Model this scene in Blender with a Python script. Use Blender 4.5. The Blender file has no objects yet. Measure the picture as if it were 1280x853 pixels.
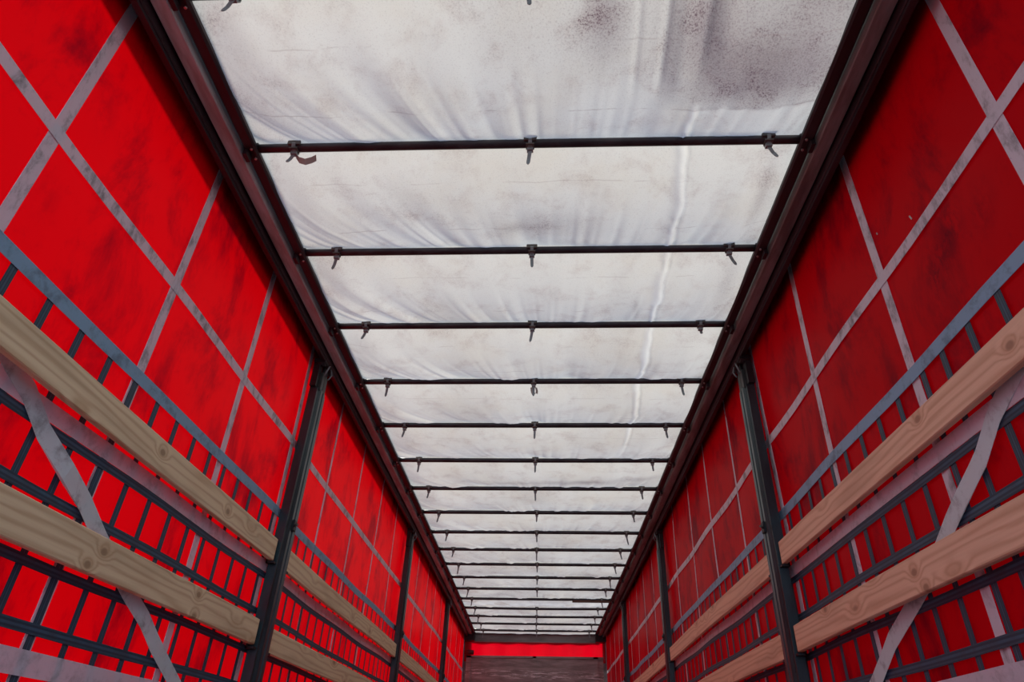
import bpy, bmesh, math, random
import numpy as np
from mathutils import Vector, Matrix

C = bpy.context.scene
col = C.collection
PI = math.pi
rnd = random.Random(7)

# ------------------------------------------------------------------ camera
FPX = 821.695
PITCH, YAW, ROLL = math.radians(33.1484), math.radians(-3.5975), math.radians(2.7432)
CAM_X, CAM_Z = 0.0958, 0.70            # camera 0.70 m above the trailer floor
cp, sp, cy, sy, cr, sr = math.cos(PITCH), math.sin(PITCH), math.cos(YAW), math.sin(YAW), math.cos(ROLL), math.sin(ROLL)
fw = Vector((sy * cp, cy * cp, sp)); r0 = Vector((cy, -sy, 0)); u0 = r0.cross(fw)
rt = cr * r0 + sr * u0; up = -sr * r0 + cr * u0
cam_d = bpy.data.cameras.new('camera'); cam = bpy.data.objects.new('camera', cam_d); col.objects.link(cam)
M = Matrix.Identity(4)
for i in range(3):
    M[i][0], M[i][1], M[i][2] = rt[i], up[i], -fw[i]
M[0][3], M[1][3], M[2][3] = CAM_X, 0.0, CAM_Z
cam.matrix_world = M
cam_d.sensor_width = 36.0; cam_d.lens = FPX * 36.0 / 1280.0; cam_d.clip_start = 0.02; cam_d.clip_end = 400
C.camera = cam

# ------------------------------------------------------------------ world, sun, exposure
C.view_settings.view_transform = 'Standard'; C.view_settings.look = 'None'
C.view_settings.gamma = 1.0; C.view_settings.exposure = 0.0
C.view_settings.use_curve_mapping = False
w = bpy.data.worlds.new('sky'); C.world = w; w.use_nodes = True
bg = w.node_tree.nodes['Background']
wn = w.node_tree.nodes; wl = w.node_tree.links
bg.inputs[0].default_value = (0.56, 0.72, 1.0, 1)
wc = wn.new('ShaderNodeTexCoord'); ws = wn.new('ShaderNodeSeparateXYZ'); wl.new(wc.outputs['Generated'], ws.inputs[0])
wm = wn.new('ShaderNodeMapRange'); wm.interpolation_type = 'SMOOTHSTEP'; wl.new(ws.outputs[1], wm.inputs[0])
for i_, v_ in enumerate((-0.5, -1.0, 0.47, 3.4)): wm.inputs[1 + i_].default_value = v_     # sky brightened behind the open rear, added as fill light
wl.new(wm.outputs[0], bg.inputs[1])
sd = bpy.data.lights.new('sun', 'SUN'); so = bpy.data.objects.new('sun', sd); col.objects.link(so)
sd.energy = 5.6; sd.color = (1.0, 0.96, 0.87); sd.angle = math.radians(7)
SUN = Vector((-0.47, 0.66, 0.60)).normalized()
so.rotation_euler = SUN.to_track_quat('Z', 'Y').to_euler(); so.location = SUN * 20

# ------------------------------------------------------------------ the frame of the trailer: it stands a little racked
SH = 0.0223
def bend(y): return -0.04 * (max(0.0, y - 6.0) / 6.7) ** 2
def hang(y, z, s):                      # soft bulge of the side curtains
    k = 1.0 if s > 0 else 0.7
    return 0.006 * math.sin(y * 1.9 + s) * math.sin(z * 1.7 + 0.6) + 0.004 * k * math.sin(y * 5.3 + z * 2.1 + s * 2)
def P(x, y, z):
    """trailer coordinates (z measured from the camera height) to the world"""
    if abs(x) > 1.243 and abs(x) < 1.2625:
        x += math.copysign(1, x) * hang(y, z, math.copysign(1, x))
    xx = x + bend(y)
    return Vector((xx, y, z + CAM_Z + SH * (x - CAM_X)))
H = 2.05; ZF = -0.70; BOW0 = 1.103; BOWD = 0.621; NB = 19

class MB:
    def __init__(s): s.v = []; s.f = []; s.sm = []
    def add(s, vs, fs, smooth=False):
        n = len(s.v); s.v += [tuple(p) for p in vs]; s.f += [tuple(i + n for i in f) for f in fs]; s.sm += [smooth] * len(fs)
    def box(s, x0, x1, y0, y1, z0, z1, ny=1, nz=1, c=0.0):
        # section in x-z extruded along y (ny cuts) or, with nz, cut along z; c chamfers the long edges
        if nz > 1:
            sec = [(x0, y0), (x1, y0), (x1, y1), (x0, y1)]
            rings = [[(a, b, z0 + (z1 - z0) * k / nz) for a, b in sec] for k in range(nz + 1)]
        else:
            if c > 0: sec = [(x0 + c, z0), (x1 - c, z0), (x1, z0 + c), (x1, z1 - c), (x1 - c, z1), (x0 + c, z1), (x0, z1 - c), (x0, z0 + c)]
            else: sec = [(x0, z0), (x1, z0), (x1, z1), (x0, z1)]
            rings = [[(a, y0 + (y1 - y0) * k / ny, b) for a, b in sec] for k in range(ny + 1)]
        s.loft(rings)
    def loft(s, rings, cap=True, smooth=False, close=True):
        n = len(rings[0]); vs = [p for r in rings for p in r]; fs = []
        for k in range(len(rings) - 1):
            for i in range(n if close else n - 1):
                j = (i + 1) % n; fs.append((k * n + i, k * n + j, (k + 1) * n + j, (k + 1) * n + i))
        s.add(vs, fs, smooth)
        if cap:
            b = len(s.v) - len(vs)
            s.f.append(tuple(b + i for i in range(n - 1, -1, -1))); s.sm.append(False)
            s.f.append(tuple(b + (len(rings) - 1) * n + i for i in range(n))); s.sm.append(False)
    def tube(s, pts, r, n=12, rr=None):
        pts = [Vector(p) for p in pts]; rings = []
        for k, p in enumerate(pts):
            d = (pts[min(k + 1, len(pts) - 1)] - pts[max(k - 1, 0)]).normalized()
            a = d.orthogonal() if k == 0 else (a - d * a.dot(d)); a = a.normalized(); b = d.cross(a)
            q = rr[k] if rr else r
            rings.append([tuple(p + q * (math.cos(2 * PI * i / n) * a + math.sin(2 * PI * i / n) * b)) for i in range(n)])
        s.loft(rings, smooth=True)
    def strip(s, pts, side, width, nrm, th):
        # flat band along pts: side = width direction, nrm = thickness direction
        side = Vector(side).normalized() * width / 2; nrm = Vector(nrm).normalized() * th / 2; rings = []
        for p in pts:
            p = Vector(p); rings.append([tuple(p - side - nrm), tuple(p + side - nrm), tuple(p + side + nrm), tuple(p - side + nrm)])
        s.loft(rings)
    def build(s, name, m, parent=None, origin=(0, 0, 0), raw=False):
        """vertices are trailer coordinates; origin is the world location of the thing"""
        o = Vector(origin); me = bpy.data.meshes.new(name)
        vs = [tuple((Vector(v) if raw else P(*v)) - o) for v in s.v]
        me.from_pydata(vs, [], s.f); me.update()
        bm = bmesh.new(); bm.from_mesh(me); bmesh.ops.recalc_face_normals(bm, faces=bm.faces); bm.to_mesh(me); bm.free()
        me.polygons.foreach_set('use_smooth', s.sm); me.materials.append(m)
        ob = bpy.data.objects.new(name, me); col.objects.link(ob)
        if parent is not None: ob.parent = parent
        else: ob.location = o
        return ob

def tag(o, label=None, cat=None, group=None, kind=None):
    if label: o['label'] = label
    if cat: o['category'] = cat
    if group: o['group'] = group
    if kind: o['kind'] = kind
    return o
def empty(name, loc, label, cat, group=None):
    o = bpy.data.objects.new(name, None); col.objects.link(o); o.location = loc; o.empty_display_size = .1
    return tag(o, label, cat, group)
def copy_tree(o, parent=None):
    c = o.copy(); col.objects.link(c); c.parent = parent
    for ch in list(o.children): copy_tree(ch, c)
    return c

# ------------------------------------------------------------------ materials
class NT:
    def __init__(s, name):
        s.m = bpy.data.materials.new(name); s.m.use_nodes = True; s.t = s.m.node_tree
        s.n = s.t.nodes; s.n.clear(); s.out = s.n.new('ShaderNodeOutputMaterial')
    def new(s, typ, **kw):
        n = s.n.new(typ)
        for k, v in kw.items():
            if k.startswith('i_'):
                key = k[2:]; key = int(key) if key.isdigit() else key.replace('_', ' ')
                if hasattr(v, 'is_output'): s.t.links.new(v, n.inputs[key])
                else: n.inputs[key].default_value = v
            else: setattr(n, k, v)
        return n
    def math(s, op, a, b=None, c=None, clamp=False):
        n = s.n.new('ShaderNodeMath'); n.operation = op; n.use_clamp = clamp
        for i, v in enumerate((a, b, c)):
            if v is None: continue
            if hasattr(v, 'is_output'): s.t.links.new(v, n.inputs[i])
            else: n.inputs[i].default_value = v
        return n.outputs[0]
    def mix(s, f, a, b, mode='MIX'):
        n = s.n.new('ShaderNodeMix'); n.data_type = 'RGBA'; n.blend_type = mode
        for k, v in ((0, f), (6, a), (7, b)):
            if hasattr(v, 'is_output'): s.t.links.new(v, n.inputs[k])
            else: n.inputs[k].default_value = v if k == 0 else (tuple(v) + (1,))[:4]
        return n.outputs[2]
    def ramp(s, v, lo, hi, a=0.0, b=1.0):
        n = s.new('ShaderNodeMapRange', interpolation_type='SMOOTHSTEP')
        s.t.links.new(v, n.inputs[0])
        for i, q in enumerate((lo, hi, a, b)): n.inputs[1 + i].default_value = q
        return n.outputs[0]
    def coord(s, kind='Object', scale=(1, 1, 1)):
        tc = s.new('ShaderNodeTexCoord'); mp = s.new('ShaderNodeMapping', i_Scale=scale)
        s.t.links.new(tc.outputs[kind], mp.inputs[0]); return mp.outputs[0]
    def noise(s, vec, scale, detail=4, rough=.55, dist=0.0):
        n = s.new('ShaderNodeTexNoise', i_Scale=scale, i_Detail=detail, i_Roughness=rough, i_Distortion=dist)
        s.t.links.new(vec, n.inputs['Vector']); return n.outputs[0]
    def bump(s, h, strength, dist):
        n = s.new('ShaderNodeBump', i_Strength=strength, i_Distance=dist); s.t.links.new(h, n.inputs['Height']); return n.outputs[0]
    def done(s, sh):
        s.t.links.new(sh, s.out.inputs[0]); return s.m

def plain(name, c, rough=.6, metal=0.0, var=.25, scale=9, stretch=(1, 1, 1), c2=None, bump=.15, spec=.5):
    t = NT(name); v = t.coord('Object', stretch); n = t.noise(v, scale, 6, .65)
    c2 = c2 or tuple(x * (1 - var) for x in c)
    k = t.ramp(n, .35, .65)
    b = t.new('ShaderNodeBsdfPrincipled', i_Roughness=rough, i_Metallic=metal)
    t.t.links.new(t.mix(k, c, c2), b.inputs['Base Color']); b.inputs['Specular IOR Level'].default_value = spec
    t.t.links.new(t.bump(t.noise(v, scale * 6, 4), bump, .002), b.inputs['Normal'])
    return t.done(b.outputs[0])

def fabric(name, base, trans, tmix, rough=.45, dirt=(.05, .01, .03), damt=.6, streak=(1.2, 1.2, .8), spec=.5, weave=0.0, bumpd=.004, dscale=2.6):
    t = NT(name); v = t.coord('Object')
    vs = t.coord('Object', streak)
    d1 = t.ramp(t.noise(vs, dscale, 8, .68, .3), .47, .70)
    d2 = t.ramp(t.noise(vs, dscale * 5, 6, .7, .2), .55, .78)
    sm = t.new('ShaderNodeAttribute', attribute_name='smudge').outputs['Fac']
    sn = t.math('MULTIPLY', sm, t.ramp(t.noise(vs, dscale * 7, 7, .75, .3), .36, .62))
    d = t.math('MULTIPLY', t.math('MAXIMUM', t.math('MULTIPLY', d1, .75), t.math('MULTIPLY', d2, t.math('ADD', t.math('MULTIPLY', d1, .8), .25)), clamp=True), damt); d = t.math('MAXIMUM', d, t.math('MINIMUM', sn, .85))
    cb = t.mix(d, base, dirt); ct = t.mix(d, trans, tuple(x * .6 for x in dirt))
    h = t.math('ADD', t.noise(v, 3.0, 3, .5), t.math('MULTIPLY', t.noise(v, 240, 2, .6), weave))
    nb = t.bump(h, .5, bumpd)
    b = t.new('ShaderNodeBsdfPrincipled', i_Roughness=rough); b.inputs['Specular IOR Level'].default_value = spec
    t.t.links.new(cb, b.inputs['Base Color']); t.t.links.new(nb, b.inputs['Normal'])
    tr = t.new('ShaderNodeBsdfTranslucent'); t.t.links.new(ct, tr.inputs[0])
    mx = t.new('ShaderNodeMixShader'); mx.inputs[0].default_value = tmix
    t.t.links.new(b.outputs[0], mx.inputs[1]); t.t.links.new(tr.outputs[0], mx.inputs[2])
    return t.done(mx.outputs[0])

red = fabric('red_tarpaulin', (.40, .001, .006), (.83, .0003, .004), .50, rough=.33, dirt=(.07, .001, .012), damt=.95, streak=(1, 1.2, .7), bumpd=.008, spec=.03)
red_end = fabric('red_tarpaulin_end', (.60, .004, .012), (.80, .0005, .012), .60, rough=.35, damt=.15)
strap_m = fabric('grey_strap', (.80, .86, .92), (.80, .62, .72), .32, rough=.6, dirt=(.08, .07, .08), damt=.9, streak=(6, 6, 3), weave=.35, bumpd=.002, dscale=3)
strap_l = fabric('pale_grey_strap', (.80, .84, .90), (.80, .60, .72), .34, rough=.6, dirt=(.2, .18, .2), damt=.5, streak=(6, 6, 6), weave=.35, bumpd=.002, dscale=3)
strap_b = fabric('blue_grey_strap', (.24, .44, .60), (.20, .22, .30), .10, rough=.6, dirt=(.05, .06, .08), damt=.7, streak=(6, 5, 5), weave=.35, bumpd=.002, dscale=3)
sling_m = fabric('pale_sling', (.72, .90, .92), (.65, .62, .66), .25, rough=.6, dirt=(.10, .10, .12), damt=.8, streak=(5, 4, 4), weave=.3, bumpd=.002, dscale=3)

def webbing(name, axis):
    t = NT(name); tc = t.new('ShaderNodeTexCoord'); sx = t.new('ShaderNodeSeparateXYZ'); t.t.links.new(tc.outputs['Generated'], sx.inputs[0])
    a = sx.outputs[axis]; k = t.math('ABSOLUTE', t.math('SUBTRACT', a, .5))
    stripe = t.ramp(k, .05, .13); stripe2 = t.math('SUBTRACT', 1.0, t.ramp(t.math('ABSOLUTE', t.math('SUBTRACT', k, .30)), .03, .09))
    c = t.mix(stripe, (.038, .105, .165), (.010, .040, .072)); c = t.mix(t.math('MULTIPLY', stripe2, .5), c, (.045, .12, .17))
    n = t.ramp(t.noise(t.coord('Object', (4, 4, 4)), 5, 5), .4, .7); c = t.mix(t.math('MULTIPLY', n, .4), c, (.03, .03, .035))
    b = t.new('ShaderNodeBsdfPrincipled', i_Roughness=.6); t.t.links.new(c, b.inputs['Base Color'])
    return t.done(b.outputs[0])
web_h = webbing('dark_webbing_band', 2); web_v = webbing('dark_webbing_upright', 1)

steel = plain('dark_green_steel', (.030, .062, .070), .32, .2, .5, 6, (1, 1, .3), (.014, .028, .032), .3)
steel_dk = plain('black_steel', (.014, .016, .018), .5, .2, .4, 9)
rail_dk = plain('brown_black_rail', (.036, .024, .030), .5, .2, .5, 5, (1, .3, 1), (.018, .011, .015), .3)
rail_gy = plain('dirty_grey_rail', (.50, .62, .62), .55, .0, .35, 6, (2, .3, 2), (.28, .28, .27), .3)
rail_br = plain('brown_grey_rail', (.26, .25, .24), .55, .0, .4, 6, (2, .3, 2), (.12, .105, .10), .3)  # right rail channel, darker and browner than the left one
bowm = plain('dark_steel_tube', (.055, .050, .056), .38, .35, .4, 14, (.5, 1, 1), (.030, .022, .028), .2)
tie_m = plain('grey_plastic_tie', (.26, .32, .33), .45, 0, .3, 30)
clipm = plain('brown_grey_clip', (.13, .12, .105), .6, .1, .5, 30)
chrome = plain('bright_worn_metal', (.45, .42, .40), .35, .7, .3, 30)
beam_m = plain('grey_steel_beam', (.24, .25, .25), .5, .1, .4, 3, (.5, 1, 2), (.13, .135, .14), .3)
floor_m = plain('light_grey_bounce_floor', (.36, .37, .38), .5, 0, .4, 3, (3, .3, 1))  # unseen floor, made light neutral grey to bounce light upwards
asphalt = plain('grey_asphalt', (.14, .14, .145), .9, 0, .3, 1)
outer_m = plain('outer_rail_cover', (.10, .10, .11), .5, .2)

def bulkhead_mat():
    t = NT('scuffed_bulkhead'); v = t.coord('Object', (.8, 1, 5))
    n = t.noise(v, 3, 8, .65, .3); c = t.mix(t.ramp(n, .35, .65), (.36, .31, .31), (.20, .175, .17))
    n2 = t.noise(t.coord('Object', (1.2, 1, 14)), 3, 8, .75, .6)
    sx = t.new('ShaderNodeSeparateXYZ'); t.t.links.new(t.coord('Object'), sx.inputs[0])
    band = t.math('MULTIPLY', t.ramp(sx.outputs[2], 2.0, 2.06), t.ramp(sx.outputs[2], 2.18, 2.12))
    c = t.mix(t.math('MULTIPLY', t.ramp(n2, .50, .60), t.math('ADD', t.math('MULTIPLY', band, .9), .08), clamp=True), c, (.85, .85, .88))
    b = t.new('ShaderNodeBsdfPrincipled', i_Roughness=.55); t.t.links.new(c, b.inputs['Base Color'])
    return t.done(b.outputs[0])
bulk = bulkhead_mat()

KNOTS = {1: [(2.032, 0.886), (2.601, 0.873)], 2: [(1.926, 0.523), (1.874, 0.473), (2.56, 0.538), (2.571, 0.463)], 21: [(1.812, 0.902), (1.365, 0.875)], 22: [(2.065, 0.519), (2.777, 0.554), (2.025, 0.466)]}
def wood(name, c_light, c_dark, c_knot, seed, y_mid=0.0, z_low=0.0):
    t = NT(name); tc = t.new('ShaderNodeTexCoord')
    ad = t.new('ShaderNodeVectorMath', operation='ADD'); t.t.links.new(tc.outputs['Object'], ad.inputs[0]); ad.inputs[1].default_value = (0, seed * 3.37, seed * 1.71)
    def mp(sc):
        m = t.new('ShaderNodeMapping', i_Scale=sc); t.t.links.new(ad.outputs[0], m.inputs[0]); return m.outputs[0]
    vor = t.new('ShaderNodeTexVoronoi', i_Scale=1.0, i_Randomness=.9); t.t.links.new(mp((4, 3.4, 8.0)), vor.inputs['Vector'])
    d = vor.outputs['Distance']
    so_ = t.new('ShaderNodeSeparateXYZ'); t.t.links.new(tc.outputs['Object'], so_.inputs[0])
    for ky, kz in KNOTS.get(seed, []):
        a = t.math('MULTIPLY', t.math('SUBTRACT', so_.outputs[1], ky - y_mid), 6.0); b_ = t.math('MULTIPLY', t.math('SUBTRACT', so_.outputs[2], kz - z_low), 9.0)
        d = t.math('MINIMUM', d, t.math('SQRT', t.math('ADD', t.math('MULTIPLY', a, a), t.math('MULTIPLY', b_, b_))))
    pull = t.math('POWER', t.math('SUBTRACT', 1.0, t.math('MINIMUM', t.math('MULTIPLY', d, 2.3), 1.0)), 2.0)
    slow = t.noise(mp((2, .42, 6)), 1.6, 3, .5)
    sx = t.new('ShaderNodeSeparateXYZ'); t.t.links.new(ad.outputs[0], sx.inputs[0])
    ph = t.math('ADD', t.math('MULTIPLY', sx.outputs[2], 210), t.math('ADD', t.math('MULTIPLY', slow, 26), t.math('ADD', t.math('MULTIPLY', pull, 20), t.math('MULTIPLY', sx.outputs[0], 60))))
    ring = t.math('ADD', t.math('MULTIPLY', t.math('SINE', ph), .5), .5); ring = t.math('POWER', ring, 2.2)
    fine = t.noise(mp((30, 3, 160)), 1.0, 5, .6)
    k = t.math('ADD', t.math('MULTIPLY', ring, .48), t.math('MULTIPLY', fine, .50), clamp=True)
    c = t.mix(k, c_light, c_dark)
    blot = t.ramp(t.noise(mp((2, .6, 5)), 2, 4), .5, .72); c = t.mix(t.math('MULTIPLY', blot, .35), c, tuple(x * .62 for x in c_dark))
    kn = t.ramp(d, .13, .06); c = t.mix(t.math('MULTIPLY', kn, .85), c, c_knot)
    halo = t.math('MULTIPLY', t.ramp(d, .30, .10), .55); c = t.mix(halo, c, c_dark)
    b = t.new('ShaderNodeBsdfPrincipled', i_Roughness=.62); t.t.links.new(c, b.inputs['Base Color'])
    t.t.links.new(t.bump(fine, .2, .001), b.inputs['Normal'])
    return t.done(b.outputs[0])

def roof_mat():
    t = NT('weathered_white_roof_tarpaulin')
    v = t.coord('Object'); sx = t.new('ShaderNodeSeparateXYZ'); t.t.links.new(v, sx.inputs[0]); X, Y = sx.outputs[0], sx.outputs[1]
    at = t.new('ShaderNodeAttribute', attribute_name='dirt'); D = at.outputs['Fac']
    cl = t.new('ShaderNodeAttribute', attribute_name='clean'); CL = cl.outputs['Fac']
    speck = t.ramp(t.noise(v, 190, 3, .7), .52, .70)
    speck2 = t.ramp(t.noise(v, 150, 6, .8, .1), .46, .66)
    mid = t.ramp(t.noise(v, 7, 7, .65, .3), .46, .74)
    big = t.ramp(t.noise(v, 2.0, 5, .6), .42, .68)
    c = t.mix(t.math('MULTIPLY', mid, .50), (.86, .86, .82), (.66, .58, .55))
    c = t.mix(t.math('MULTIPLY', big, .30), c, (.80, .72, .58))
    c = t.mix(t.math('MULTIPLY', speck, t.math('ADD', .24, t.math('MULTIPLY', D, .6), clamp=True)), c, (.34, .27, .28))
    s2 = t.math('MULTIPLY', speck2, t.math('ADD', t.math('MULTIPLY', mid, .32), t.math('MULTIPLY', D, t.math('ADD', .55, t.math('MULTIPLY', mid, 1.5)))), clamp=True)
    c = t.mix(s2, c, (.13, .07, .09))
    c = t.mix(t.math('MULTIPLY', D, .62, clamp=True), c, (.17, .115, .15))
    # thin welded seams and a line of mould specks across every panel
    fr = t.math('FRACT', t.math('DIVIDE', t.math('SUBTRACT', t.math('ADD', Y, t.math('MULTIPLY', t.noise(v, 2.4, 3), .06)), BOW0), BOWD))
    brk = t.ramp(t.noise(v, 5, 4), .48, .58)
    for pos, wd, a in ((.32, .006, .25), (.76, .007, .38)):
        ln = t.ramp(t.math('ABSOLUTE', t.math('SUBTRACT', fr, pos)), wd, wd * .3)
        c = t.mix(t.math('MULTIPLY', t.math('MULTIPLY', ln, brk), a), c, (.35, .26, .25))
    mould = t.math('MULTIPLY', t.ramp(t.math('ABSOLUTE', t.math('SUBTRACT', fr, .70)), .07, .0), t.ramp(t.noise(v, 60, 5, .8, .5), .61, .69))
    gate = t.ramp(t.noise(v, 3.3, 3), .53, .62)
    c = t.mix(t.math('MULTIPLY', t.math('MULTIPLY', mould, gate), .85, clamp=True), c, (.14, .07, .06))
    c = t.mix(CL, c, (.93, .96, .97))
    h = t.math('ADD', t.math('MULTIPLY', t.noise(v, 30, 5, .6), .3), t.noise(v, 6, 3, .5))
    nb = t.bump(h, .35, .006)
    b = t.new('ShaderNodeBsdfPrincipled', i_Roughness=.55); b.inputs['Specular IOR Level'].default_value = .35
    t.t.links.new(t.mix(.45, c, (.12, .12, .12)), b.inputs['Base Color']); t.t.links.new(nb, b.inputs['Normal'])
    tr = t.new('ShaderNodeBsdfTranslucent'); t.t.links.new(c, tr.inputs[0]); t.t.links.new(nb, tr.inputs['Normal'])
    mx = t.new('ShaderNodeMixShader'); mx.inputs[0].default_value = .42
    t.t.links.new(b.outputs[0], mx.inputs[1]); t.t.links.new(tr.outputs[0], mx.inputs[2])
    return t.done(mx.outputs[0])
roof_m = roof_mat()

# ------------------------------------------------------------------ setting: ground, floor, end wall
Y0, Y1 = -0.9, 12.72
m = MB(); m.box(-60, 60, -60, 60, -2.05, -1.95); tag(m.build('ground', asphalt, raw=True), kind='structure')
ob = bpy.data.objects['ground']; ob.location.z = .85
m = MB(); m.box(-1.242, 1.242, Y0, Y1, ZF - .10, ZF, ny=12); tag(m.build('floor', floor_m), kind='structure')
m = MB()
m.box(-1.19, 1.19, 12.60, 12.64, ZF, 1.683)
for a, b in ((-1.19, -1.10), (1.02, 1.10), (-.03, 0.03)): m.box(a, b, 12.585, 12.60, ZF, 1.683)
m.box(-1.19, 1.19, 12.585, 12.60, 1.65, 1.683)
tag(m.build('wall_front', bulk), kind='structure')
m = MB(); m.box(-1.13, 1.13, 12.60, 12.72, 1.905, 2.035, c=.012); m.box(-1.13, 1.13, 12.585, 12.60, 1.905, 1.915); m.box(-1.13, 1.13, 12.56, 12.72, 2.035, 2.05)
tag(m.build('trim_1', beam_m), kind='structure')
# the red tarpaulin strip over the bulkhead
g = MB(); rings = []
for i in range(41):
    x = -1.24 + 2.48 * i / 40; rings.append([(x, 12.70 + .012 * math.sin(i * .9), z) for z in (1.60, 1.75, 1.9, 2.0)])
g.loft(rings, cap=False, smooth=True, close=False)
o = g.build('front_tarpaulin', red_end, origin=P(0, 12.7, 1.7))
tag(o, 'bright red tarpaulin strip between the far grey beam and the scuffed bulkhead', 'tarpaulin')
for s in (-1, 1):
    m = MB(); m.box(s * 1.17, s * 1.31, 12.725, 12.78, ZF, 2.11, nz=6); tag(m.build('corner_post', beam_m, origin=P(s * 1.24, 12.75, ZF)),
        'grey corner post at the far %s end of the trailer' % ('left' if s < 0 else 'right'), 'post', 'corner posts beside the bulkhead')
m = MB(); m.tube([(-1.22, 12.52, 1.72), (-1.15, 12.52, 1.725), (-1.06, 12.53, 1.72)], .035, 14, [.03, .042, .036]); m.box(-1.20, -1.16, 12.52, 12.60, 1.69, 1.75)
tag(m.build('lashing_roll', plain('dark_red_roll', (.12, .01, .015), .6), origin=P(-1.14, 12.52, 1.70)), 'small dark rolled bundle in the far left corner above the bulkhead', 'bundle')

# ------------------------------------------------------------------ roof tarpaulin
def noise1(x, seed):
    i = np.floor(x).astype(int); f = x - i; f = f * f * (3 - 2 * f)
    def h(k): return np.modf(np.abs(np.sin(k * 12.9898 + seed * 78.233) * 43758.5453))[0] * 2 - 1
    return h(i) * (1 - f) + h(i + 1) * f
def noise2(x, y, seed):
    i = np.floor(x).astype(int); j = np.floor(y).astype(int); f = x - i; g_ = y - j; f = f * f * (3 - 2 * f); g_ = g_ * g_ * (3 - 2 * g_)
    def h(a, b): return np.modf(np.abs(np.sin(a * 12.9898 + b * 39.346 + seed * 78.233) * 43758.5453))[0] * 2 - 1
    return (h(i, j) * (1 - f) + h(i + 1, j) * f) * (1 - g_) + (h(i, j + 1) * (1 - f) + h(i + 1, j + 1) * f) * g_
NX, NY = 300, 1100
xs = np.linspace(-1.19, 1.19, NX); t_ = np.linspace(0, 1, NY)
ys = Y0 + (12.70 - Y0) * (t_ * .62 + .38 * t_ ** 2)
XX, YY = np.meshgrid(xs, ys)
ph = (YY - BOW0) / BOWD; pn = np.floor(ph); U = ph - pn
amp = .072 + .010 * noise1(pn * 1.0 + .5, 3)
amp = amp * np.interp(YY, [3.5, 7.5, 12], [1.0, .55, .38])
edge = np.clip((1.10 - np.abs(XX)) / .22, 0, 1); edge = edge * edge * (3 - 2 * edge)
prof = np.sin(PI * np.clip(U, 0, 1)) ** .8 * (1 - .25 * (U - .5))
Z = H + .022 - amp * prof * (.45 + .55 * edge)
slant = np.where(XX < .1, (.1 - XX) * .42, -(XX - .1) * .10)
q = XX - slant * (U - .5) * (.6 + .8 * U)
near = np.clip((U - .28) / .72, 0, 1) ** 1.3 * np.clip((1.02 - U) / .10, 0, 1)
wr = noise1(q * 11 + pn * 3.1, 5) * .013 - np.abs(noise1(q * 14 + pn * 7.7, 9)) * .012 - np.abs(noise1(q * 29 + pn * 2.3, 19)) * .005 + noise1(q * 6 + 4, 2) * .012
far_near = np.clip(.35 + near, 0, 1)
Z += wr * near
Z += noise1(q * 9 + pn * 1.7 + 2, 15) * .006 * np.sin(PI * U)
Z += noise2(XX * 3 + 9, YY * 3, 4) * .004 * np.sin(PI * U)
# crumpled panels far down the trailer
cr_ = np.clip(1 - np.abs(YY - 10.15) / .35, 0, 1); Z += cr_ * noise2(XX * 9, YY * 9, 8) * .010 * np.sin(PI * U)
Z += np.clip((YY - 7.5) / 5, 0, 1) * noise2(XX * 7 + YY * 3, YY * 6, 6) * .006 * np.sin(PI * U)
# long slack folds and the pale crease running lengthwise
kx = np.interp(YY, [-1, 1.1, 1.59, 1.74, 1.99, 2.23, 2.40, 2.65, 3.0, 3.34, 3.6, 3.84, 4.32, 4.60, 5.3, 13], [.66, .63, .612, .618, .640, .647, .651, .650, .659, .663, .664, .680, .687, .658, .65, .65])
kx = kx + noise1(YY * 9, 21) * .009 + noise1(YY * 24, 27) * .004
on = np.clip((YY - 1.50) / .08, 0, 1) * np.clip((4.9 - YY) / .8, 0, 1)
wd = (.017 + .008 * noise1(YY * 5, 22)) * np.where(np.abs(noise1(YY * 3.1, 23)) < .12, .5, 1)
cre = np.exp(-((XX - kx) / wd) ** 2) * on; Z -= cre * .008
Z += np.exp(-((XX - kx - .022 - .01 * noise1(YY * 7, 28)) / .007) ** 2) * on * .006
for fx, fd, a, wdt, ya, yb in ((.47, .02, .012, .012, .7, 1.50), (.53, .05, -.016, .035, .7, 1.52), (.60, -.02, .014, .016, .7, 1.42), (.66, .05, -.014, .035, .7, 1.4), (.38, .03, .007, .010, .9, 1.50), (.95, .02, .012, .03, 1.5, 1.70), (.985, 0, -.01, .02, 1.52, 1.70)):
    k = np.clip((YY - ya) / .2, 0, 1) * np.clip((yb - YY) / .12, 0, 1); Z += a * k * np.exp(-((XX - fx - fd * (YY - 1.2) + .05 * (YY - 1.2) ** 2) / wdt) ** 2)
# edges tucked down over the rail
Z = np.minimum(Z, H + .030); Z = np.where(np.abs(XX) > 1.06, np.maximum(Z, H + .004), Z)
def blob(cx, cy_, rx, ry, a=0.0):
    dx = XX - cx; dy = YY - cy_; return np.exp(-((dx * math.cos(a) + dy * math.sin(a)) / rx) ** 2 - ((-dx * math.sin(a) + dy * math.cos(a)) / ry) ** 2)
dirt = 1.0 * blob(.90, 1.40, .22, .14) + .7 * blob(.60, 1.25, .12, .22) + .75 * blob(.95, 1.1, .25, .2) + .55 * blob(.27, 1.20, .07, .16) + .5 * blob(.72, 1.42, .10, .12)
dirt *= np.clip((1.555 + .01 * noise1(XX * 12, 30) - YY) / .02, 0, 1)
dirt += .35 * blob(.06, 2.15, .22, .10) + .30 * blob(-.05, 2.16, .06, .03) + .35 * blob(.98, 2.0, .03, .2) + .3 * blob(.97, 2.6, .04, .2) + .25 * blob(.57, 2.85, .01, .07) + .35 * blob(.55, 2.75, .012, .06)
dirt += .5 * blob(.45, 5.2, .18, .04) + .4 * blob(.85, 5.15, .2, .05) + .35 * blob(.1, 5.25, .5, .05)
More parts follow.
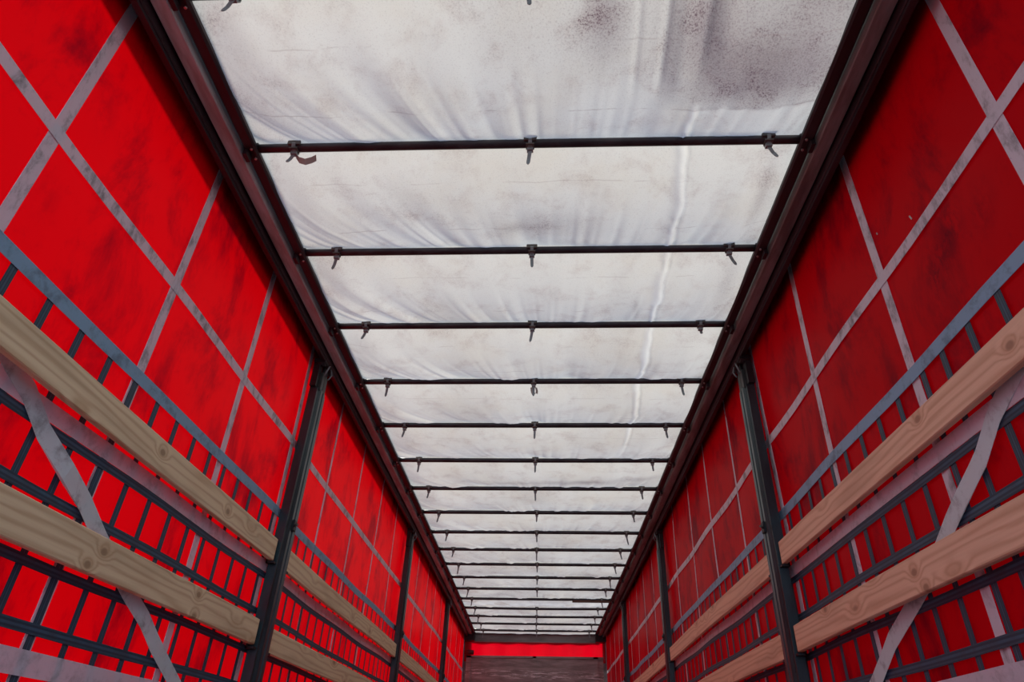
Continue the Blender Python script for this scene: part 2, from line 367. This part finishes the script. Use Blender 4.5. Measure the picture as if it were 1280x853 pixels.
dirt +=   .45 * np.clip((YY - 4.5) / 5, 0, 1) * (noise2(XX * 3, YY * 3.3, 12) * .5 + .5) + .5 * blob(.5, 10.35, .5, .05) + .4 * blob(-.9, 10.1, .15, .2)
dirt += .20 * np.clip((-.80 - XX) / .15, 0, 1) * (noise2(XX * 8, YY * 5, 13) * .5 + .5)
dirt += .22 * np.clip((XX - .85) / .15, 0, 1) * (noise2(XX * 8, YY * 5, 14) * .5 + .5)
dirt += 1.2 * blob(.84, 1.546, .15, .007) * (.6 + .6 * noise1(XX * 25, 41)) + .22 * np.clip(noise2(XX * 2.2, YY * 2.5, 42), 0, 1)
dirt = np.clip(dirt, 0, 1)
clean = np.clip(np.exp(-((XX - kx) / (wd * 1.15)) ** 4) * on * (.5 + .3 * noise1(YY * 4, 51)) + cr_ * .55 * (noise2(XX * 4, YY * 7, 17) > -.3), 0, 1)
BX = np.vectorize(bend)(YY)
co = np.stack([XX + BX, YY, Z + CAM_Z + SH * (XX - CAM_X)], -1).reshape(-1, 3)
ii, jj = np.meshgrid(np.arange(NY - 1), np.arange(NX - 1), indexing='ij'); a0 = (ii * NX + jj).ravel()
quads = np.stack([a0, a0 + 1, a0 + NX + 1, a0 + NX], -1)
me = bpy.data.meshes.new('roof_tarpaulin'); me.from_pydata(co.tolist(), [], quads.tolist()); me.update()
me.polygons.foreach_set('use_smooth', [True] * len(me.polygons))
for nm, arr in (('dirt', dirt), ('clean', clean)):
    A = me.attributes.new(nm, 'FLOAT', 'POINT'); A.data.foreach_set('value', arr.ravel().astype(np.float32))
me.materials.append(roof_m)
roof = bpy.data.objects.new('ceiling', me); col.objects.link(roof); tag(roof, kind='structure')

# ------------------------------------------------------------------ side curtains with straps and webbing
SIDE = {-1: 'left', 1: 'right'}
VS = [.48, 1.155, 1.843, 2.518, 3.193] + [3.193 + .68 * k for k in range(1, 14)]
SMUDGE = {-1: [(1.46, 1.115, 0.05, 0.05, 0.6), (1.481, 1.518, 0.05, 0.06, 0.45), (1.253, 2.0, 0.05, 0.08, 0.35), (2.416, 1.535, 0.08, 0.1, 0.35), (3.069, 1.366, 0.08, 0.1, 0.4), (1.891, 1.6, 0.06, 0.1, 0.35), (2.463, 1.096, 0.06, 0.07, 0.35), (1.234, 1.275, 0.04, 0.06, 0.25), (2.897, 1.127, 0.06, 0.07, 0.45), (1.243, 1.695, 0.05, 0.08, 0.3)], 1: [(1.473, 1.339, 0.07, 0.1, 0.75), (1.588, 1.267, 0.06, 0.09, 0.75), (1.323, 1.281, 0.04, 0.06, 0.5), (2.768, 1.653, 0.09, 0.12, 0.6), (2.636, 1.368, 0.07, 0.08, 0.5), (3.149, 1.297, 0.07, 0.08, 0.55), (2.415, 1.441, 0.05, 0.08, 0.4), (1.54, 1.128, 0.05, 0.06, 0.4)]}
NICK = {-1: [], 1: [(1.597, 1.508, 0.02), (1.788, 1.617, 0.01)]}
def curtain(s):
    nm = SIDE[s]
    root = empty('side_curtain', P(s * 1.26, 5.9, ZF), 'red tarpaulin curtain with grey straps, %s side of the trailer' % nm, 'curtain', 'side curtains'); O = root.location
    g = MB(); rings = []; n = 400
    for i in range(n + 1):
        y = Y0 + (Y1 - Y0) * i / n
        rings.append([(s * 1.26, y, ZF + (2.10 - ZF) * k / 80) for k in range(81)])
    g.loft(rings, cap=False, smooth=True, close=False); sheet = g.build('tarpaulin', red, root, O)
    V = np.array(g.v); val = np.zeros(len(V))
    for a, b, ra, rb, q_ in SMUDGE[s]:
        val += q_ * np.exp(-((V[:, 1] - a) / ra) ** 2 - ((V[:, 2] - b + .6 * (V[:, 1] - a)) / rb) ** 2)
    at_ = sheet.data.attributes.new('smudge', 'FLOAT', 'POINT'); at_.data.foreach_set('value', val.astype(np.float32))
    for a, b, l in NICK[s]:
        q_ = MB(); q_.strip([(s * 1.2585, a, b), (s * 1.2585, a + l * .3, b + l)], (0, 1, 0), .006, (1, 0, 0), .001); q_.build('paint_nick', chrome, root, O)
    X = lambda d: s * (1.26 - d)
    def vband(name, y, z0, z1, wdt, d, m, lean=0.0, th=.0012, nz=16):
        b = MB(); b.strip([(X(d), y + lean * (z0 + (z1 - z0) * k / nz - 1.0), z0 + (z1 - z0) * k / nz) for k in range(nz + 1)], (0, 1, 0), wdt, (1, 0, 0), th); return b.build(name, m, root, O)
    def hband(name, z, wdt, d, m, y0=Y0, y1=Y1, n=70, th=.0012, wob=.0):
        b = MB(); b.strip([(X(d), y0 + (y1 - y0) * k / n, z + wob * math.sin(k * .9 + z * 9) + wob * .6 * math.sin(k * .37)) for k in range(n + 1)], (0, 0, 1), wdt, (1, 0, 0), th); return b.build(name, m, root, O)
    for k, y in enumerate(VS):
        vband('vertical_strap', y, ZF + .01, 2.09, .044 if k < 5 else .026, .0025, strap_m, lean=rnd.uniform(-.008, .008) * (k != 2))
    grid = [1.843 - .1485 * k for k in range(15, 0, -1)] + [1.843 + .1455 * k for k in range(75)] if s < 0 else [1.676 - .1435 * k for k in range(14, -1, -1)] + [1.795] + [1.965 + .1440 * k for k in range(75)]
    for y in grid:
        if y < Y1 - .05: vband('webbing_upright', y, ZF + .01, 1.075, .027, .005, web_v, nz=8)
    for z in (.765, .608, .443, .294, .14, -.01, -.16): hband('webbing_band', z, .028, .0075, web_h, wob=.003)
    hband('horizontal_strap', 1.455, .043, .005, strap_m, wob=.003)
    hband('horizontal_strap', 1.076, .045, .0075, strap_b, wob=.002)['label'] = 'blue grey horizontal strap'
    hband('horizontal_strap', .804, .050, .0095, strap_l, wob=.003)
    hband('horizontal_strap', .213, .060, .0095, strap_l, wob=.002)
    # slack diagonal sling
    if s < 0: pts = [(.70, 1.14), (.95, 1.03), (1.20, .915), (1.343, .856), (1.467, .805), (1.568, .748), (1.702, .683), (1.827, .632), (1.954, .575), (2.181, .462), (2.314, .400), (2.423, .352), (2.645, .245), (2.9, .13), (3.15, .02)]
    else: pts = [(.80, 1.14), (1.05, 1.02), (1.28, .910), (1.439, .838), (1.557, .780), (1.659, .715), (1.793, .650), (1.877, .605), (2.03, .535), (2.175, .468), (2.391, .375), (2.574, .282), (2.8, .17), (3.12, .03)]
    b = MB(); b.strip([(X(.014 + .003 * math.sin(i * 1.3)), a, z + .006 * math.sin(i * 2.1)) for i, (a, z) in enumerate(pts)], (0, .35, 1), .056, (1, 0, 0), .0015); b.build('diagonal_strap', sling_m, root, O)
    return root
for s in (-1, 1): curtain(s)

# ------------------------------------------------------------------ roof rails
def rail(s):
    nm = SIDE[s]
    root = empty('roof_rail', P(s * 1.15, 5.9, 1.96), 'long dark steel roof rail above the %s curtain' % nm, 'rail', 'roof rails'); O = root.location
    def bx(name, x0, x1, z0, z1, m, c=.004, y0=Y0, y1=12.62):
        b = MB(); b.box(min(s * x0, s * x1), max(s * x0, s * x1), y0, y1, z0, z1, ny=24, c=c); return b.build(name, m, root, O)
    bx('slide_tube', 1.050, 1.098, 2.020, 2.050, rail_dk, .008)
    b = MB()
    for x0, x1, z0, z1, c in ((1.098, 1.20, 2.085, 2.11, 0), (1.105, 1.160, 1.999, 2.084, .004)):
        b.box(min(s * x0, s * x1), max(s * x0, s * x1), Y0, 12.62, z0, z1, ny=24, c=c)
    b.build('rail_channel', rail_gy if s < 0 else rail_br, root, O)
    b = MB()
    for x0, x1, z0, z1, c in ((1.166, 1.205, 1.968, 2.08, .004), (1.205, 1.235, 2.03, 2.11, 0), (1.172, 1.178, 1.955, 1.97, 0)):
        b.box(min(s * x0, s * x1), max(s * x0, s * x1), Y0, 12.62, z0, z1, ny=24, c=c)
    b.build('curtain_track', rail_dk, root, O)
    b = MB(); b.box(min(s * 1.285, s * 1.31), max(s * 1.285, s * 1.31), Y0, Y1, 1.99, 2.14, ny=24)
    b.box(min(s * 1.20, s * 1.285), max(s * 1.20, s * 1.285), Y0, Y1, 2.112, 2.14, ny=24)
    b.build('rail_cover', outer_m, root, O)
    b = MB(); b.box(min(s * 1.06, s * 1.235), max(s * 1.06, s * 1.235), 12.42, 12.59, 1.90, 2.017, c=.006); b.build('rail_end_cap', steel_dk, root, O)
    return root
for s in (-1, 1): rail(s)

# ------------------------------------------------------------------ roof bows with ties
ORD = ['first', 'second', 'third', 'fourth', 'fifth', 'sixth', 'seventh', 'eighth', 'ninth', 'tenth', 'eleventh', 'twelfth', 'thirteenth', 'fourteenth', 'fifteenth', 'sixteenth', 'seventeenth', 'eighteenth', 'nineteenth']
def bow(k):
    y = BOW0 + BOWD * k + rnd.uniform(-.004, .004)
    if k == 0: lab = 'dark roof bow nearest the camera, only its ties reach into view'
    else: lab = 'dark steel tube across the white roof, %s full one from the camera' % ORD[k - 1]
    root = empty('roof_bow', P(0, y, H), lab, 'roof bow', 'roof bows'); O = root.location
    b = MB(); sag = rnd.uniform(-.003, .003) - (.006 if k > 14 else 0)
    b.tube([(-1.075 + 2.15 * i / 16, y, H - .003 + sag * math.cos(PI * (i / 16 - .5))) for i in range(17)], .0175, 14); b.build('tube', bowm, root, O)
    for s in (-1, 1):
        e = MB(); e.tube([(s * 1.055, y, H - .003), (s * 1.10, y, H - .003)], .023, 12); e.box(s * 1.075 - .012, s * 1.075 + .012, y - .035, y + .035, H - .030, H - .018)
        e.box(s * 1.09 - .008, s * 1.09 + .008, y - .022, y + .022, H - .055, H - .015)
        eb = e.build('end_bracket', rail_dk, root, O)
        for dy in (-.024, .024):
            e = MB(); e.tube([(s * 1.066, y + dy, H - .037), (s * 1.066, y + dy, H - .029)], .005, 8); e.build('bolt', chrome, eb, O)
    for j, x in enumerate((-.90, .022, .928)):
        x += rnd.uniform(-.006, .006)
        if k == 14 and j == 1: continue
        e = MB()     # clip saddle: half shell round the tube
        e.box(x - .025, x + .025, y - .0265, y - .0180, H - .008, H + .012, c=.002)
        e.box(x - .016, x + .016, y - .022, y + .008, H - .0265, H - .0205)
        e.build('clip', clipm, root, O)
        e = MB(); n = 20; rings = []
        for i in range(n + 1):
            a = 2 * PI * i / n; rings.append([(x + dx, y + r * math.cos(a), H - .003 + r * math.sin(a)) for dx, r in ((-.007, .0225), (.007, .0225), (.007, .0270), (-.007, .0270))])
        e.loft(rings, cap=False)
        e.box(x - .012, x + .012, y - .008, y + .010, H - .042, H - .026)
        # dangling pointed tail
        L = rnd.uniform(.050, .066) if j != 1 else .066
        tilt = (-.35 if j == 0 else (.0 if j == 1 else .38)) + rnd.uniform(-.12, .12) * (1 if k % 3 else 1.6)
        if k > 6: L = rnd.uniform(.05, .09)
        fwd = rnd.uniform(-.15, .35)
        if k > 3: tilt *= .45
        if k == 1 and j == 0: L = .045; tilt = -.5
        if k == 3 and j == 2: L = .022
        d = Vector((math.sin(tilt), fwd * .6, -math.cos(tilt))).normalized(); side = Vector((math.cos(tilt), 0, math.sin(tilt)))
        p0 = Vector((x, y, H - .040)); nn = d.cross(side).normalized() * .0012; rings = []
        for u, wv in ((0, .0075), (.5, .0072), (.84, .0068), (.93, .0048), (1.0, .001)):
            p = p0 + d * L * u + Vector((0, .006 * math.sin(u * 2.5), 0)); rings.append([tuple(p - side * wv - nn), tuple(p + side * wv - nn), tuple(p + side * wv + nn), tuple(p - side * wv + nn)])
        e.loft(rings)
        e.build('tie_strap', tie_m, root, O)
    return root
for k in range(NB): bow(k)
# a torn rag of tarpaulin in the first left tie, and one in the middle tie of the fourth bow
e = MB(); y = BOW0 + BOWD
e.strip([(-.900, y + .006, H - .034), (-.886, y + .016, H - .052), (-.862, y + .022, H - .056), (-.838, y + .022, H - .046), (-.822, y + .02, H - .036)], (0, .76, -.65), .024, (0, .65, .76), .0012)
tag(e.build('torn_rag', fabric('rag_cloth', (.55, .52, .47), (.5, .45, .4), .3), origin=P(-.88, y, H - .05)), 'torn pale scrap caught in the left tie of the nearest full roof bow', 'scrap', 'scraps caught in the roof ties')
e = MB(); y = BOW0 + BOWD * 4
e.strip([(.010, y + .008, H - .040), (.012, y + .014, H - .062), (.020, y + .016, H - .085)], (1, 0, .2), .022, (0, 1, 0), .0012)
e.strip([(.034, y + .010, H - .040), (.040, y + .016, H - .062), (.038, y + .016, H - .080)], (1, 0, -.3), .014, (0, 1, 0), .0012)
tag(e.build('torn_rag', bpy.data.materials['rag_cloth'], origin=P(.02, y, H - .06)), 'torn pale scrap hanging in the middle tie of the fourth full bow', 'scrap', 'scraps caught in the roof ties')
e = MB(); y = BOW0 + BOWD * 14
e.box(.52, 1.06, y - .028, y - .004, H - .045, H - .018, c=.003)
tag(e.build('wooden_lath', plain('brown_lath', (.10, .045, .03), .7), origin=P(.79, y, H - .03)), 'short brown lath fixed along the right half of a far roof bow', 'lath')

# ------------------------------------------------------------------ sliding posts
PY = [3.205, 6.36, 9.52]
def post(s, y0, lab):
    root = empty('side_post', P(s * 1.21, y0 + .075, ZF), lab, 'post', 'upright posts along the side curtains'); O = root.location
    b = MB()
    x0, x1 = 1.180, 1.236       # inner face, outer face
    # ribbed omega section: outer plate, two flanges and a raised centre rib with grooves
    sec = [(x1, 0), (x0 + .012, 0), (x0 + .012, .022), (x0 + .004, .030), (x0, .036), (x0, .060), (x0 + .010, .066), (x0 + .010, .074), (x0, .080), (x0, .106), (x0 + .004, .112), (x0 + .012, .120), (x0 + .012, .145), (x1, .145)]
    rings = [[(s * a, y0 + c, z) for a, c in sec] for z in np.linspace(ZF, 1.80, 9)]
    b.loft(rings); b.build('column', steel, root, O)
    b = MB(); sec2 = [(x1 - .01, .02), (x0 + .004, .02), (x0 + .004, .055), (x0 + .012, .062), (x0 + .004, .070), (x0 + .004, .105), (x1 - .01, .105)]
    b.loft([[(s * a, y0 + c, z) for a, c in sec2] for z in np.linspace(1.79, 1.905, 3)]); b.build('column_head', plain('worn_steel_head', (.075, .085, .078), .45, .3, .4, 10), root, O)
    b = MB(); b.box(min(s * 1.186, s * 1.20), max(s * 1.186, s * 1.20), y0 + .035, y0 + .095, 1.90, 2.0)
    b.box(min(s * 1.17, s * 1.235), max(s * 1.17, s * 1.235), y0 - .03, y0 + .14, 1.945, 1.972, c=.004)
    b.box(min(s * 1.20, s * 1.235), max(s * 1.20, s * 1.235), y0 - .02, y0 + .03, 1.80, 1.97)
    for yy in (y0 - .005, y0 + .11):
        b.tube([(s * 1.175, yy, 1.955), (s * 1.222, yy, 1.955)], .022, 14)
    b.build('roller_bracket', steel_dk, root, O)
    b = MB(); b.tube([(s * 1.178, y0 + .03, 1.89), (s * 1.166, y0 + .02, 1.915), (s * 1.162, y0 + .03, 1.945), (s * 1.168, y0 + .055, 1.965)], .0045, 8)
    b.tube([(s * 1.170, y0 + .075, 1.885), (s * 1.158, y0 + .085, 1.92), (s * 1.166, y0 + .080, 1.955)], .004, 8); b.build('release_lever', tie_m, root, O)
    b = MB(); b.box(min(s * 1.170, s * 1.181), max(s * 1.170, s * 1.181), y0 + .055, y0 + .088, 1.00, 1.055, c=.003); b.tube([(s * 1.168, y0 + .05, 1.02), (s * 1.168, y0 + .09, 1.04)], .006, 8); b.build('latch', steel_dk, root, O)
    for z0 in (.452, .828):      # pockets that carry the boards
        for ya, yb in ((y0 - .035, y0), (y0 + .145, y0 + .18)):
            b = MB()
            b.box(min(s * 1.226, s * 1.234), max(s * 1.226, s * 1.234), ya, yb, z0 - .012, z0 + .115)
            b.box(min(s * 1.196, s * 1.234), max(s * 1.196, s * 1.234), ya, yb, z0 - .012, z0 - .003)
            b.build('board_pocket', steel_dk, root, O)
    return root
names = ['nearest to the camera', 'second from the camera', 'farthest in view']
for s in (-1, 1):
    for k, y in enumerate(PY):
        post(s, y - (.0 if s < 0 else .02), 'dark green steel side post on the %s, %s' % (SIDE[s], names[k]))

# ------------------------------------------------------------------ boards
cL = ((.88, .79, .50), (.54, .39, .20), (.07, .045, .03)); cR = ((.86, .63, .43), (.55, .32, .18), (.08, .05, .035))
woods = {}
def board(s, y0, y1, z0, z1, lab, seed, dz=0.0, x0=1.203, x1=1.226):
    n = 14; rings = []; c = .003
    for k in range(n + 1):
        y = y0 + (y1 - y0) * k / n; w_ = .003 * math.sin(k * .5 + seed); a, b2 = z0 + w_ + dz * k / n, z1 + w_ + dz * k / n; xo = .002 * math.sin(k * .4 + seed * 2)
        rings.append([(s * (p + xo), y, r) for p, r in ((x0 + c, a), (x1 - c, a), (x1, a + c), (x1, b2 - c), (x1 - c, b2), (x0 + c, b2), (x0, b2 - c), (x0, a + c))])
    b = MB(); b.loft(rings)
    mt = wood('pine_board_%d' % seed, *(cL if s < 0 else cR), seed, (y0 + y1) / 2, z0)
    tag(b.build('side_board', mt, origin=P(s * 1.215, (y0 + y1) / 2, z0)), lab, 'board', 'pine side boards')
for s in (-1, 1):
    sd_ = SIDE[s]; q = 0 if s < 0 else 20; o2 = 0 if s < 0 else -.02
    board(s, .12, 3.185 + o2, .826, .930, 'knotty pine board, upper of the two before the nearest %s post' % sd_, q + 1)
    board(s, .12, 3.185 + o2, .452, .560, 'knotty pine board, lower of the two before the nearest %s post' % sd_, q + 2, dz=.004)
    board(s, 3.368 + o2, 6.34 + o2, .826, .932, 'pine board, upper one between the first and second %s posts' % sd_, q + 3)
    board(s, 3.368 + o2, 6.34 + o2, .452, .560, 'pine board, lower one between the first and second %s posts' % sd_, q + 4)
    board(s, 6.523 + o2, 9.50 + o2, .826, .932, 'pine board between the second and farthest %s posts' % sd_, q + 5)
